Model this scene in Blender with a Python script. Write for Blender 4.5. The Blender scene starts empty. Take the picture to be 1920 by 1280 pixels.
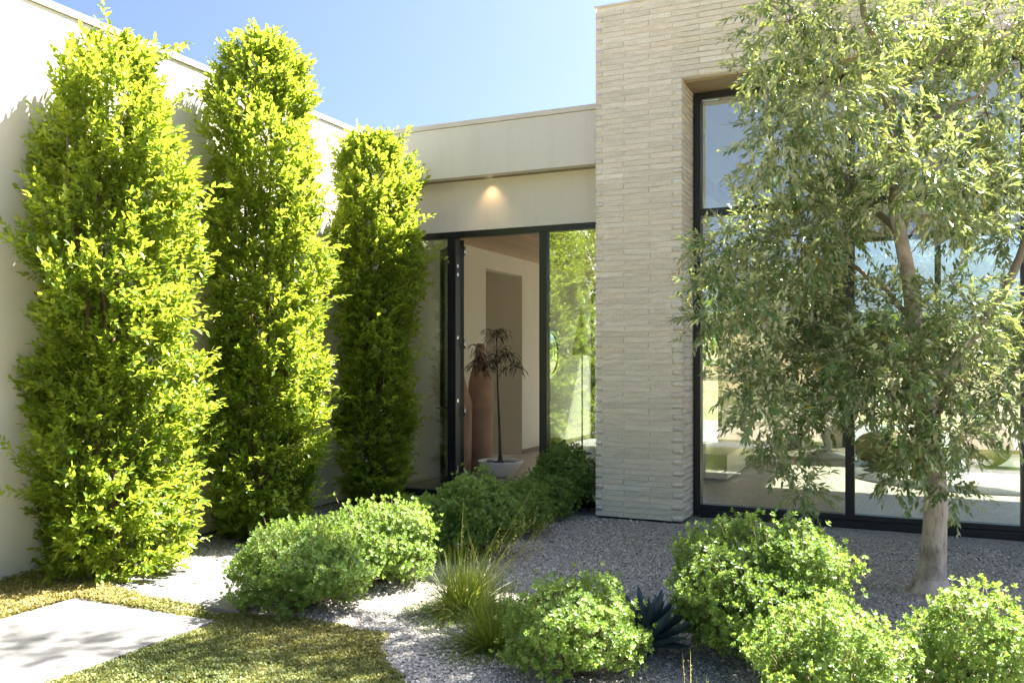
import bpy, math, random
import numpy as np
from mathutils import Vector

random.seed(7)
rng = np.random.default_rng(11)
S = bpy.context.scene
COL = S.collection
R = math.radians

# ------------------------------------------------------------------ camera
F_PX, CU, HV, YAW, EYE = 1639.0, 960.0, 677.0, R(24.7), 1.6
cam_d = bpy.data.cameras.new('camera')
cam = bpy.data.objects.new('camera', cam_d)
COL.objects.link(cam)
cam.location = (0, 0, EYE)
cam.rotation_euler = (R(90), 0, YAW)
cam_d.sensor_width = 36.0
cam_d.lens = F_PX / 1920 * 36
cam_d.shift_y = (HV - 640) / 1920
cam_d.clip_start = 0.05
cam_d.clip_end = 2000
S.camera = cam

# ------------------------------------------------------------------ sky, sun, exposure
SUN = Vector((0.47, 0.58, 1.0)).normalized()          # towards the sun
w = bpy.data.worlds.new('World')
S.world = w
w.use_nodes = True
nt = w.node_tree
sky = nt.nodes.new('ShaderNodeTexSky')
sky.sky_type = 'NISHITA'
sky.sun_disc = False
sky.sun_elevation = math.asin(SUN.z)
sky.sun_rotation = math.atan2(SUN.x, SUN.y)
sky.altitude = 50
sky.air_density = 0.6
sky.dust_density = 4.5
sky.ozone_density = 7.0
bg = nt.nodes['Background']
bg.inputs['Strength'].default_value = 0.0505
nt.links.new(sky.outputs[0], bg.inputs['Color'])
sd = bpy.data.lights.new('sun', 'SUN')
sd.energy = 4.9
sd.angle = R(0.6)
sd.color = (1.0, 0.93, 0.82)
sun = bpy.data.objects.new('sun', sd)
COL.objects.link(sun)
sun.rotation_euler = (-SUN).to_track_quat('-Z', 'Y').to_euler()
S.view_settings.view_transform = 'Standard'
S.view_settings.look = 'None'
S.view_settings.exposure = 2.97
S.view_settings.gamma = 1.0
S.cycles.use_denoising = True
S.cycles.max_bounces = 10
S.cycles.diffuse_bounces = 5
S.cycles.glossy_bounces = 4
S.cycles.transmission_bounces = 6
S.cycles.transparent_max_bounces = 12
S.cycles.sample_clamp_indirect = 6.0

# ------------------------------------------------------------------ helpers
CT, ST = math.cos(YAW), math.sin(YAW)


def at_depth(u, v, d):
    """point seen at photo pixel u,v at distance d along the view axis"""
    l = (u - CU) / F_PX * d
    return Vector((-ST * d + CT * l, CT * d + ST * l, EYE + (HV - v) / F_PX * d))


def link(o, parent=None):
    COL.objects.link(o)
    if parent is not None:
        o.parent = parent
    return o


def thing(name, label, cat, loc=(0, 0, 0), group=None):
    o = bpy.data.objects.new(name, None)
    o.empty_display_size = 0.1
    link(o)
    o.location = loc
    o['label'] = label
    o['category'] = cat
    if group:
        o['group'] = group
    return o


def mesh_np(name, V, F, mats, tint=None, matidx=None, smooth=False):
    """fast mesh from numpy triangles / quads (F is (n,3) or (n,4))"""
    V = np.asarray(V, np.float32)
    F = np.asarray(F, np.int32)
    m = bpy.data.meshes.new(name)
    n, k = F.shape
    m.vertices.add(len(V))
    m.vertices.foreach_set('co', V.ravel())
    m.loops.add(n * k)
    m.loops.foreach_set('vertex_index', F.ravel())
    m.polygons.add(n)
    m.polygons.foreach_set('loop_start', np.arange(0, n * k, k, dtype=np.int32))
    m.polygons.foreach_set('loop_total', np.full(n, k, np.int32))
    if matidx is not None:
        m.polygons.foreach_set('material_index', np.asarray(matidx, np.int32))
    if smooth:
        m.polygons.foreach_set('use_smooth', np.ones(n, bool))
    for mt in mats:
        m.materials.append(mt)
    if tint is not None:
        a = m.attributes.new('tint', 'FLOAT', 'POINT')
        a.data.foreach_set('value', np.asarray(tint, np.float32))
    m.update(calc_edges=True)
    return m


class MB:
    """collects boxes, tubes and lathes; build() links them as one mesh object"""

    def __init__(self):
        self.v, self.f, self.sm = [], [], []

    def add(self, vs, fs, smooth=False):
        b = len(self.v)
        self.v += [tuple(p) for p in vs]
        self.f += [tuple(i + b for i in f) for f in fs]
        self.sm += [smooth] * len(fs)
        return self

    def box(self, x0, x1, y0, y1, z0, z1, bev=0.0):
        if bev <= 0:
            vs = [(x, y, z) for z in (z0, z1) for y in (y0, y1) for x in (x0, x1)]
            return self.add(vs, [(0, 2, 3, 1), (4, 5, 7, 6), (0, 1, 5, 4), (2, 6, 7, 3), (0, 4, 6, 2), (1, 3, 7, 5)])
        import bmesh
        bm = bmesh.new()
        bmesh.ops.create_cube(bm, size=1)
        for q in bm.verts:
            q.co = ((x0 + x1) / 2 + q.co.x * (x1 - x0), (y0 + y1) / 2 + q.co.y * (y1 - y0), (z0 + z1) / 2 + q.co.z * (z1 - z0))
        bmesh.ops.bevel(bm, geom=bm.edges[:], offset=bev, segments=2, affect='EDGES', profile=0.6)
        bm.verts.index_update()
        vs = [q.co[:] for q in bm.verts]
        fs = [[q.index for q in f.verts] for f in bm.faces]
        bm.free()
        return self.add(vs, fs)

    def tube(self, pts, rad, n=8, cap=True):
        pts = [Vector(p) for p in pts]
        if not hasattr(rad, '__len__'):
            rad = [rad] * len(pts)
        vs, fs = [], []
        prev = None
        for i, p in enumerate(pts):
            t = (pts[min(i + 1, len(pts) - 1)] - pts[max(i - 1, 0)]).normalized()
            if prev is None:
                prev = t.orthogonal().normalized()
            a = (prev - t * prev.dot(t)).normalized()
            prev = a
            b = t.cross(a)
            for j in range(n):
                q = 2 * math.pi * j / n
                vs.append(p + (a * math.cos(q) + b * math.sin(q)) * rad[i])
        for i in range(len(pts) - 1):
            for j in range(n):
                k = (j + 1) % n
                fs.append((i * n + j, i * n + k, (i + 1) * n + k, (i + 1) * n + j))
        if cap:
            fs.append(tuple(reversed(range(n))))
            fs.append(tuple((len(pts) - 1) * n + j for j in range(n)))
        return self.add(vs, fs, True)

    def lathe(self, prof, n=32, c=(0, 0, 0), closed=True):
        vs, fs = [], []
        for r, z in prof:
            for j in range(n):
                q = 2 * math.pi * j / n
                vs.append((c[0] + r * math.cos(q), c[1] + r * math.sin(q), c[2] + z))
        for i in range(len(prof) - 1):
            for j in range(n):
                k = (j + 1) % n
                fs.append((i * n + j, i * n + k, (i + 1) * n + k, (i + 1) * n + j))
        if closed:
            fs.append(tuple(reversed(range(n))))
            fs.append(tuple((len(prof) - 1) * n + j for j in range(n)))
        return self.add(vs, fs, True)

    def mesh(self, name, mat):
        m = bpy.data.meshes.new(name)
        m.from_pydata(self.v, [], self.f)
        m.polygons.foreach_set('use_smooth', self.sm)
        m.materials.append(mat)
        m.update()
        return m

    def build(self, name, mat, parent=None, kind=None):
        o = bpy.data.objects.new(name, self.mesh(name, mat))
        link(o, parent)
        if kind:
            o['kind'] = kind
        return o


def obj(name, mesh, parent=None, kind=None, loc=None):
    o = bpy.data.objects.new(name, mesh)
    link(o, parent)
    if kind:
        o['kind'] = kind
    if loc is not None:
        o.location = loc
    return o


# ------------------------------------------------------------------ materials
def mat(name):
    m = bpy.data.materials.new(name)
    m.use_nodes = True
    t = m.node_tree
    return m, t, t.nodes, t.links, t.nodes['Principled BSDF']


def noise(N, L, scale, detail=4, rough=0.55, src='Object', dim='3D', stretch=None):
    tc = N.new('ShaderNodeTexCoord')
    n = N.new('ShaderNodeTexNoise')
    n.inputs['Scale'].default_value = scale
    n.inputs['Detail'].default_value = detail
    n.inputs['Roughness'].default_value = rough
    out = tc.outputs[src]
    if stretch:
        mp = N.new('ShaderNodeMapping')
        mp.inputs['Scale'].default_value = stretch
        L.new(out, mp.inputs[0])
        out = mp.outputs[0]
    L.new(out, n.inputs['Vector'])
    return n


def ramp(N, L, fac, stops):
    r = N.new('ShaderNodeValToRGB')
    e = r.color_ramp.elements
    while len(e) < len(stops):
        e.new(0.5)
    for i, (p, c) in enumerate(stops):
        e[i].position = p
        e[i].color = (*c, 1)
    L.new(fac, r.inputs[0])
    return r


def bump(N, L, h, P, strength=0.3, dist=0.01):
    b = N.new('ShaderNodeBump')
    b.inputs['Strength'].default_value = strength
    b.inputs['Distance'].default_value = dist
    L.new(h, b.inputs['Height'])
    L.new(b.outputs[0], P.inputs['Normal'])
    return b


def mixc(N, L, fac, a, b, mode='MIX'):
    m = N.new('ShaderNodeMix')
    m.data_type = 'RGBA'
    m.blend_type = mode
    for i, s in ((0, fac), (6, a), (7, b)):
        if hasattr(s, 'links'):
            L.new(s, m.inputs[i])
        else:
            m.inputs[i].default_value = s if i == 0 else (*s, 1)
    return m.outputs[2]


def plain(name, col, rough=0.6, metal=0.0, var=0.06, scale=6.0, bmp=0.0, bscale=150):
    m, t, N, L, P = mat(name)
    n = noise(N, L, scale)
    lo = tuple(c * (1 - var) for c in col)
    hi = tuple(min(1, c * (1 + var)) for c in col)
    r = ramp(N, L, n.outputs[0], [(0.3, lo), (0.7, hi)])
    L.new(r.outputs[0], P.inputs['Base Color'])
    P.inputs['Roughness'].default_value = rough
    P.inputs['Metallic'].default_value = metal
    if bmp > 0:
        n2 = noise(N, L, bscale, 3)
        bump(N, L, n2.outputs[0], P, bmp, 0.004)
    return m


def leaf_mat(name, stops, trans=0.4, rough=0.42, tcol=(0.75, 0.95, 0.12), spec=0.5, under=None):
    m, t, N, L, P = mat(name)
    a = N.new('ShaderNodeAttribute')
    a.attribute_name = 'tint'
    r = ramp(N, L, a.outputs['Fac'], stops)
    bc = r.outputs[0]
    if under:                                   # leaf undersides of another colour
        ge = N.new('ShaderNodeNewGeometry')
        bc = mixc(N, L, ge.outputs['Backfacing'], bc, under)
    L.new(bc, P.inputs['Base Color'])
    P.inputs['Roughness'].default_value = rough
    P.inputs['Specular IOR Level'].default_value = spec
    tr = N.new('ShaderNodeBsdfTranslucent')
    h = mixc(N, L, 0.55, r.outputs[0], tcol, 'MIX')
    g = N.new('ShaderNodeMix')
    g.data_type = 'RGBA'
    g.blend_type = 'MULTIPLY'
    g.inputs[0].default_value = 0.0
    L.new(h, g.inputs[6])
    L.new(g.outputs[2], tr.inputs['Color'])
    ms = N.new('ShaderNodeMixShader')
    ms.inputs[0].default_value = trans
    L.new(P.outputs[0], ms.inputs[1])
    L.new(tr.outputs[0], ms.inputs[2])
    L.new(ms.outputs[0], N['Material Output'].inputs['Surface'])
    return m


# stucco: trowelled cream render with faint mottling
def stucco(name, col):
    m, t, N, L, P = mat(name)
    a = noise(N, L, 0.9, 5, 0.6)
    b = noise(N, L, 14, 4, 0.6)
    c1 = ramp(N, L, a.outputs[0], [(0.3, tuple(c * 0.955 for c in col)), (0.72, col)])
    k = noise(N, L, 1.0, 5, 0.65, stretch=(5, 5, 0.5))
    kr = ramp(N, L, k.outputs[0], [(0.34, (0.9, 0.89, 0.86)), (0.5, (1, 1, 1))])
    c0 = mixc(N, L, 0.35, c1.outputs[0], kr.outputs[0], 'MULTIPLY')
    c2 = mixc(N, L, 0.12, c0, b.outputs[1], 'SOFT_LIGHT')
    L.new(c2, P.inputs['Base Color'])
    P.inputs['Roughness'].default_value = 0.9
    P.inputs['Specular IOR Level'].default_value = 0.2
    n = noise(N, L, 160, 4, 0.7)
    bump(N, L, n.outputs[0], P, 0.22, 0.003)
    return m


M_STUCCO = stucco('stucco', (0.69, 0.655, 0.595))
M_PLASTER = stucco('interior_plaster', (0.84, 0.77, 0.66))
M_WHITE = stucco('white_plaster', (0.78, 0.76, 0.72))
M_COPING = plain('coping_metal', (0.62, 0.57, 0.5), 0.5, 0.0)
M_BLACK = plain('black_aluminium', (0.012, 0.013, 0.016), 0.38, 0.0, 0.2)
M_STEEL = plain('steel', (0.6, 0.6, 0.58), 0.25, 1.0)


def brick_mat():
    m, t, N, L, P = mat('brick_clay')
    oi = N.new('ShaderNodeObjectInfo')
    ge = N.new('ShaderNodeNewGeometry')
    ad = N.new('ShaderNodeMath')
    ad.operation = 'ADD'
    L.new(oi.outputs['Random'], ad.inputs[0])
    L.new(ge.outputs['Random Per Island'], ad.inputs[1])
    fr = N.new('ShaderNodeMath')
    fr.operation = 'FRACT'
    L.new(ad.outputs[0], fr.inputs[0])
    base = ramp(N, L, fr.outputs[0], [(0.0, (0.65, 0.61, 0.545)), (0.3, (0.73, 0.685, 0.615)), (0.55, (0.69, 0.64, 0.57)),
                                      (0.75, (0.76, 0.72, 0.66)), (0.9, (0.73, 0.655, 0.565)), (1.0, (0.80, 0.77, 0.715))])
    g = N.new('ShaderNodeTexCoord')
    # streaks along the brick, in world space so neighbours differ
    mp = N.new('ShaderNodeMapping')
    mp.inputs['Scale'].default_value = (7, 7, 45)
    L.new(ge.outputs['Position'], mp.inputs[0])
    n1 = N.new('ShaderNodeTexNoise')
    n1.inputs['Scale'].default_value = 1.0
    n1.inputs['Detail'].default_value = 6
    n1.inputs['Roughness'].default_value = 0.65
    L.new(mp.outputs[0], n1.inputs['Vector'])
    st = ramp(N, L, n1.outputs[0], [(0.28, (0.82, 0.79, 0.75)), (0.5, (1.0, 0.985, 0.96)), (0.72, (1.1, 1.1, 1.1))])
    c1 = mixc(N, L, 1.0, base.outputs[0], st.outputs[0], 'MULTIPLY')
    n2 = N.new('ShaderNodeTexNoise')
    n2.inputs['Scale'].default_value = 60
    n2.inputs['Detail'].default_value = 5
    L.new(ge.outputs['Position'], n2.inputs['Vector'])
    sp = ramp(N, L, n2.outputs[0], [(0.36, (0.8, 0.77, 0.72)), (0.5, (1, 1, 1))])
    c2 = mixc(N, L, 0.6, c1, sp.outputs[0], 'MULTIPLY')
    L.new(c2, P.inputs['Base Color'])
    P.inputs['Roughness'].default_value = 0.92
    P.inputs['Specular IOR Level'].default_value = 0.15
    bump(N, L, n1.outputs[0], P, 0.45, 0.006)
    return m


M_BRICK = brick_mat()
M_MORTAR = plain('mortar', (0.72, 0.68, 0.62), 0.95, 0, 0.1, 20, 0.4)


def concrete_mat():
    m, t, N, L, P = mat('concrete_slab')
    a = noise(N, L, 1.6, 6, 0.6)
    b = noise(N, L, 40, 4, 0.6)
    c1 = ramp(N, L, a.outputs[0], [(0.3, (0.145, 0.142, 0.142)), (0.7, (0.178, 0.175, 0.175))])
    c2 = ramp(N, L, b.outputs[0], [(0.3, (0.8, 0.8, 0.8)), (0.6, (1.03, 1.03, 1.03))])
    L.new(mixc(N, L, 0.8, c1.outputs[0], c2.outputs[0], 'MULTIPLY'), P.inputs['Base Color'])
    P.inputs['Roughness'].default_value = 0.85
    n = noise(N, L, 220, 3, 0.6)
    bump(N, L, n.outputs[0], P, 0.15, 0.002)
    return m


M_CONC = concrete_mat()


def gravel_mat():
    m, t, N, L, P = mat('gravel_bed')
    tc = N.new('ShaderNodeTexCoord')
    v = N.new('ShaderNodeTexVoronoi')
    v.inputs['Scale'].default_value = 95
    L.new(tc.outputs['Object'], v.inputs['Vector'])
    sep = N.new('ShaderNodeSeparateColor')
    L.new(v.outputs['Color'], sep.inputs[0])
    c = ramp(N, L, sep.outputs[0], [(0, (0.1, 0.1, 0.1)), (0.35, (0.22, 0.215, 0.21)), (0.6, (0.33, 0.315, 0.3)), (0.85, (0.4, 0.37, 0.33)), (1, (0.6, 0.59, 0.57))])
    L.new(c.outputs[0], P.inputs['Base Color'])
    P.inputs['Roughness'].default_value = 0.8
    b = bump(N, L, v.outputs['Distance'], P, 0.9, 0.01)
    b.invert = True
    return m


M_GRAVEL = gravel_mat()


def pebble_mat():
    m, t, N, L, P = mat('pebble')
    a = N.new('ShaderNodeAttribute')
    a.attribute_name = 'tint'
    c = ramp(N, L, a.outputs['Fac'], [(0, (0.14, 0.128, 0.112)), (0.3, (0.32, 0.295, 0.26)), (0.55, (0.41, 0.38, 0.33)),
                                      (0.75, (0.43, 0.385, 0.325)), (0.9, (0.52, 0.49, 0.44)), (1, (0.7, 0.67, 0.62))])
    L.new(c.outputs[0], P.inputs['Base Color'])
    P.inputs['Roughness'].default_value = 0.7
    return m


M_PEBBLE = pebble_mat()


def ground_mat():
    m, t, N, L, P = mat('dry_ground')
    a = noise(N, L, 0.12, 6, 0.6)
    b = noise(N, L, 3.0, 5, 0.7)
    c = ramp(N, L, a.outputs[0], [(0.35, (0.13, 0.14, 0.04)), (0.5, (0.22, 0.18, 0.09)), (0.65, (0.30, 0.2, 0.11))])
    c2 = ramp(N, L, b.outputs[0], [(0.3, (0.7, 0.7, 0.65)), (0.7, (1.15, 1.12, 1.05))])
    L.new(mixc(N, L, 1.0, c.outputs[0], c2.outputs[0], 'MULTIPLY'), P.inputs['Base Color'])
    P.inputs['Roughness'].default_value = 0.95
    return m


M_GROUND = ground_mat()
M_DRIVE = plain('pale_drive_gravel', (0.31, 0.255, 0.19), 0.9, 0, 0.12, 30, 0.6, 60)


def lawn_mat():
    m, t, N, L, P = mat('creeping_lawn')
    a = noise(N, L, 2.2, 5, 0.65)
    b = noise(N, L, 60, 4, 0.7)
    c = ramp(N, L, a.outputs[0], [(0.32, (0.06, 0.075, 0.015)), (0.5, (0.13, 0.12, 0.03)), (0.68, (0.2, 0.165, 0.05))])
    c2 = ramp(N, L, b.outputs[0], [(0.3, (0.45, 0.45, 0.4)), (0.7, (1.2, 1.2, 1.1))])
    L.new(mixc(N, L, 1.0, c.outputs[0], c2.outputs[0], 'MULTIPLY'), P.inputs['Base Color'])
    P.inputs['Roughness'].default_value = 0.95
    bump(N, L, b.outputs[0], P, 0.8, 0.02)
    return m


M_LAWN = lawn_mat()


def glass_mat(name, tint=(0.88, 0.95, 0.92), refl=0.16):
    m, t, N, L, P = mat(name)
    tr = N.new('ShaderNodeBsdfTransparent')
    tr.inputs[0].default_value = (*tint, 1)
    gl = N.new('ShaderNodeBsdfGlossy')
    gl.inputs['Roughness'].default_value = 0.004
    gl.inputs['Color'].default_value = (0.95, 1.0, 0.98, 1)
    lw = N.new('ShaderNodeLayerWeight')
    lw.inputs['Blend'].default_value = 0.35
    ma = N.new('ShaderNodeMath')
    ma.operation = 'MULTIPLY_ADD'
    ma.inputs[1].default_value = 0.7
    ma.inputs[2].default_value = refl
    L.new(lw.outputs['Fresnel'], ma.inputs[0])
    ma.use_clamp = True
    ms = N.new('ShaderNodeMixShader')
    L.new(ma.outputs[0], ms.inputs[0])
    L.new(tr.outputs[0], ms.inputs[1])
    L.new(gl.outputs[0], ms.inputs[2])
    L.new(ms.outputs[0], N['Material Output'].inputs['Surface'])
    return m


M_GLASS = glass_mat('coated_glass', (0.84, 0.88, 0.86), 0.24)
M_GLASS_WIN = glass_mat('window_glass', (0.86, 0.89, 0.87), 0.16)
M_GLASS_IN = glass_mat('clear_glass', (0.90, 0.96, 0.94), 0.03)


def wood_mat(name, lo, hi, axis='y'):
    m, t, N, L, P = mat(name)
    s = (30, 1.2, 30) if axis == 'y' else (1.2, 30, 30)
    n = noise(N, L, 1.0, 6, 0.6, stretch=s)
    oi = N.new('ShaderNodeObjectInfo')
    r = ramp(N, L, n.outputs[0], [(0.3, lo), (0.7, hi)])
    mr = N.new('ShaderNodeMapRange')
    mr.inputs[3].default_value = 0.85
    mr.inputs[4].default_value = 1.12
    L.new(oi.outputs['Random'], mr.inputs[0])
    hs = N.new('ShaderNodeHueSaturation')
    L.new(mr.outputs[0], hs.inputs['Value'])
    L.new(r.outputs[0], hs.inputs['Color'])
    L.new(hs.outputs[0], P.inputs['Base Color'])
    P.inputs['Roughness'].default_value = 0.6
    return m


M_WOOD = wood_mat('cedar_plank', (0.42, 0.28, 0.18), (0.58, 0.41, 0.27))
M_SOFFIT = wood_mat('soffit_board', (0.24, 0.18, 0.11), (0.34, 0.26, 0.16), 'x')
M_TILE = plain('floor_tile', (0.44, 0.37, 0.29), 0.35, 0, 0.1, 3)
M_TERRA = plain('terracotta', (0.45, 0.28, 0.195), 0.85, 0, 0.18, 5, 0.25, 60)
M_BOWL = plain('white_bowl', (0.86, 0.86, 0.86), 0.6, 0, 0.04)
def bark_mat():
    m, t, N, L, P = mat('pale_bark')
    a = noise(N, L, 1.0, 6, 0.65, stretch=(26, 26, 7))
    b = noise(N, L, 5.0, 5, 0.6)
    c = ramp(N, L, a.outputs[0], [(0.3, (0.17, 0.14, 0.11)), (0.45, (0.38, 0.34, 0.29)), (0.7, (0.5, 0.46, 0.4))])
    e = ramp(N, L, b.outputs[0], [(0.32, (0.5, 0.47, 0.42)), (0.5, (1, 1, 1)), (0.7, (1.08, 1.05, 1.0))])
    L.new(mixc(N, L, 1.0, c.outputs[0], e.outputs[0], 'MULTIPLY'), P.inputs['Base Color'])
    P.inputs['Roughness'].default_value = 0.95
    bump(N, L, a.outputs[0], P, 0.9, 0.012)
    return m


M_BARK = bark_mat()
M_LIMB = plain('limb_bark', (0.2, 0.165, 0.125), 0.9, 0, 0.3, 9, 0.5, 40)
M_STEM = plain('shrub_stem', (0.13, 0.085, 0.05), 0.9, 0, 0.3, 9)
M_GREYSTEM = plain('grey_stem', (0.085, 0.075, 0.068), 0.9, 0, 0.3, 9)
M_TWIG = plain('green_twig', (0.2, 0.2, 0.06), 0.7, 0, 0.2, 9)
M_SOIL = plain('soil', (0.06, 0.045, 0.035), 0.95, 0, 0.3, 20)
M_STONE = plain('stone', (0.3, 0.25, 0.2), 0.9, 0, 0.25, 12, 0.5, 40)
M_MIRROR = plain('mirror', (0.85, 0.87, 0.88), 0.04, 1.0, 0.01)
M_POUF = plain('pouf_fabric', (0.33, 0.25, 0.15), 0.95, 0, 0.15, 20, 0.4, 200)
M_RUG = plain('rug', (0.13, 0.13, 0.125), 0.98, 0, 0.2, 30, 0.4, 200)

M_FICUS = leaf_mat('ficus_leaf', [(0, (0.07, 0.15, 0.025)), (0.4, (0.115, 0.205, 0.03)), (0.75, (0.2, 0.28, 0.035)), (1, (0.32, 0.37, 0.07))],
                   0.5, 0.38, (0.66, 0.76, 0.045))
M_BUSH = leaf_mat('bush_leaf', [(0, (0.06, 0.13, 0.03)), (0.5, (0.14, 0.245, 0.055)), (1, (0.26, 0.36, 0.095))], 0.36, 0.45, (0.5, 0.68, 0.08))
M_OLIVE = leaf_mat('olive_leaf', [(0, (0.045, 0.11, 0.04)), (0.5, (0.1, 0.19, 0.06)), (0.9, (0.2, 0.285, 0.095)), (0.975, (0.3, 0.3, 0.11)), (1, (0.45, 0.3, 0.02))],
                   0.3, 0.27, (0.55, 0.6, 0.1), 0.8, (0.34, 0.39, 0.25))
M_COVER = leaf_mat('groundcover_leaf', [(0, (0.07, 0.115, 0.028)), (0.4, (0.16, 0.175, 0.042)), (0.75, (0.25, 0.225, 0.062)), (1, (0.35, 0.28, 0.11))], 0.3, 0.6, (0.36, 0.36, 0.05))
M_GRASS = leaf_mat('grass_blade', [(0, (0.05, 0.11, 0.015)), (0.6, (0.12, 0.18, 0.025)), (0.9, (0.25, 0.24, 0.06)), (1, (0.42, 0.31, 0.14))], 0.35, 0.5, (0.5, 0.6, 0.05))
M_AGAVE = plain('agave_leaf', (0.035, 0.07, 0.08), 0.5, 0, 0.2, 14)
M_THREAD = leaf_mat('thread_leaf', [(0, (0.012, 0.02, 0.01)), (1, (0.035, 0.045, 0.02))], 0.1, 0.5, (0.1, 0.12, 0.03))
M_WOODS = leaf_mat('woodland_leaf', [(0, (0.03, 0.06, 0.015)), (0.6, (0.07, 0.11, 0.03)), (1, (0.13, 0.16, 0.04))], 0.3, 0.6, (0.4, 0.5, 0.05))
M_DRY = plain('dry_leaf', (0.3, 0.16, 0.06), 0.8, 0, 0.3, 30)

# ------------------------------------------------------------------ the setting: ground, gravel, lawn, path
WALL_X, FASCIA_Y, DOOR_Y, BRICK_Y, WIN_Y = -5.94, 8.77, 9.02, 8.485, 8.97
BX0, BX1 = -2.96, -2.07            # brick pier
BTOP, LINTEL, TOP = 5.21, 4.37, 4.32


def sheet(name, pts, z, material, kind='structure'):
    m = bpy.data.meshes.new(name)
    m.from_pydata([(x, y, z) for x, y in pts], [], [tuple(range(len(pts)))])
    m.materials.append(material)
    return obj(name, m, kind=kind)


# the ground rolls up into low hills beyond the drive
def ground():
    xs = np.concatenate([np.linspace(-600, -60, 10), np.linspace(-50, 50, 41), np.linspace(60, 600, 10)])
    ys = np.concatenate([np.linspace(-600, -60, 14), np.linspace(-50, 50, 41), np.linspace(60, 600, 10)])
    V, Fc = [], []
    for y in ys:
        for x in xs:
            d = math.hypot(x, y - 4)
            h = 0 if d < 26 else (d - 26) * 0.035 * (1 + 0.5 * math.sin(x * 0.05 + 1) * math.cos(y * 0.043)) * (1 if d < 300 else 300 / d)
            V.append((x, y, -0.03 + h))
    nx = len(xs)
    for j in range(len(ys) - 1):
        for i in range(nx - 1):
            Fc.append((j * nx + i, j * nx + i + 1, (j + 1) * nx + i + 1, (j + 1) * nx + i))
    obj('ground', mesh_np('ground', V, Fc, [M_GROUND], smooth=True), kind='structure')


ground()
LAWN_EDGE = [(-5.93, 4.36), (-5.3, 4.30), (-4.4, 4.20), (-3.8, 4.22), (-3.3, 4.32), (-2.92, 4.30), (-2.72, 4.12), (-2.52, 3.86), (-2.2, 3.56), (-1.7, 3.1), (-1.2, 2.4), (-0.6, 1.9)]
sheet('gravel_bed', [(-5.93, 2.0), (5.5, 2.0), (5.5, 9.3), (-5.93, 9.3)], 0.0, M_GRAVEL)
sheet('gravel_drive', [(-14, -16), (18, -16), (18, 2.05), (-5.93, 2.05), (-5.93, 0.1), (-14, 0.1)], -0.012, M_DRIVE)
sheet('lawn', LAWN_EDGE + [(1.2, 1.7), (3.2, 2.0), (6.5, 2.1), (6.5, 0.6), (1.5, 0.1), (-5.93, 0.0)], 0.006, M_LAWN)


SLABS = [(-5.07, -3.86, 2.05, 4.07), (-5.06, -3.86, 4.28, 6.3), (-5.06, -3.86, 6.5, 8.55), (-3.6, -1.9, 0.7, 1.75), (-1.6, 0.4, 0.2, 1.25)]
path = thing('path', 'x', 'path')
del path['label'], path['category']
path['kind'] = 'structure'
for (x0, x1, y0, y1) in SLABS:
    MB().box(x0, x1, y0, y1, -0.05, 0.03, 0.008).build('concrete_slab', M_CONC, path)


def lawn_edge_y(x):
    return np.interp(x, [p[0] for p in LAWN_EDGE], [p[1] for p in LAWN_EDGE])


def in_slab(x, y, g=0.0):
    r = np.zeros(len(x), bool)
    for (x0, x1, y0, y1) in SLABS:
        r |= (x > x0 - g) & (x < x1 + g) & (y > y0 - g) & (y < y1 + g)
    return r


def in_view(x, y, margin=0.06):
    d = -ST * x + CT * y
    l = CT * x + ST * y
    d = np.maximum(d, 0.1)
    u = l / d * F_PX / 1920 + 0.5
    v = EYE / d * F_PX / 1280 + HV / 1280
    return (u > -margin) & (u < 1 + margin) & (v < 1.0 + margin)


def vnoise(x, y, s, seed=0):
    r = np.random.default_rng(seed)
    o = np.zeros_like(x)
    for k in range(6):
        a = r.uniform(0, 2 * math.pi)
        f = s * r.uniform(0.6, 1.9)
        o += np.sin((x * math.cos(a) + y * math.sin(a)) * f + r.uniform(0, 6.28))
    return o / 6


# loose gravel: one scatter of pebbles
def gravel_stones(n=230000):
    x = rng.uniform(-5.92, 1.7, n)
    y = rng.uniform(3.0, 8.96, n)
    # nearer stones matter more
    keep = in_view(x, y) & ~in_slab(x, y, 0.005) & (y > lawn_edge_y(x) - 0.05 + 0.06 * vnoise(x, y, 9, 3))
    keep &= ~((x > BX0) & (y > BRICK_Y)) & ~((y > 8.99))
    d = -ST * x + CT * y
    keep &= rng.uniform(0, 1, n) < np.clip(7.5 / d, 0.0, 1) ** 1.5
    x, y = x[keep], y[keep]
    n = len(x)
    base = np.array([[1, 0, 0], [-1, 0, 0], [0, 1, 0], [0, -1, 0], [0, 0, 0.7], [0, 0, -0.5]], float)
    tri = np.array([[0, 2, 4], [2, 1, 4], [1, 3, 4], [3, 0, 4], [2, 0, 5], [1, 2, 5], [3, 1, 5], [0, 3, 5]])[:4]
    s = rng.lognormal(math.log(0.0068), 0.32, n)
    a = rng.uniform(0, 6.28, n)
    V = base[None, :5] * rng.uniform(0.65, 1.35, (n, 5, 1)) * s[:, None, None]
    tiltx, tilty = rng.normal(0, 0.35, n), rng.normal(0, 0.35, n)
    c, sn = np.cos(a)[:, None], np.sin(a)[:, None]
    X = V[:, :, 0] * c - V[:, :, 1] * sn * 0.8
    Y = V[:, :, 0] * sn + V[:, :, 1] * c * 0.8
    Z = V[:, :, 2] + X * tiltx[:, None] + Y * tilty[:, None]
    P = np.stack([X + x[:, None], Y + y[:, None], Z + (s * 0.35)[:, None] + 0.001], -1).reshape(-1, 3)
    Fc = (tri[None] + (np.arange(n) * 5)[:, None, None]).reshape(-1, 3)
    tint = np.repeat(rng.uniform(0, 1, n), 5)
    return obj('gravel_stones', mesh_np('gravel_stones', P, Fc, [M_PEBBLE], tint), kind='stuff')


gravel_stones()

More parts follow.
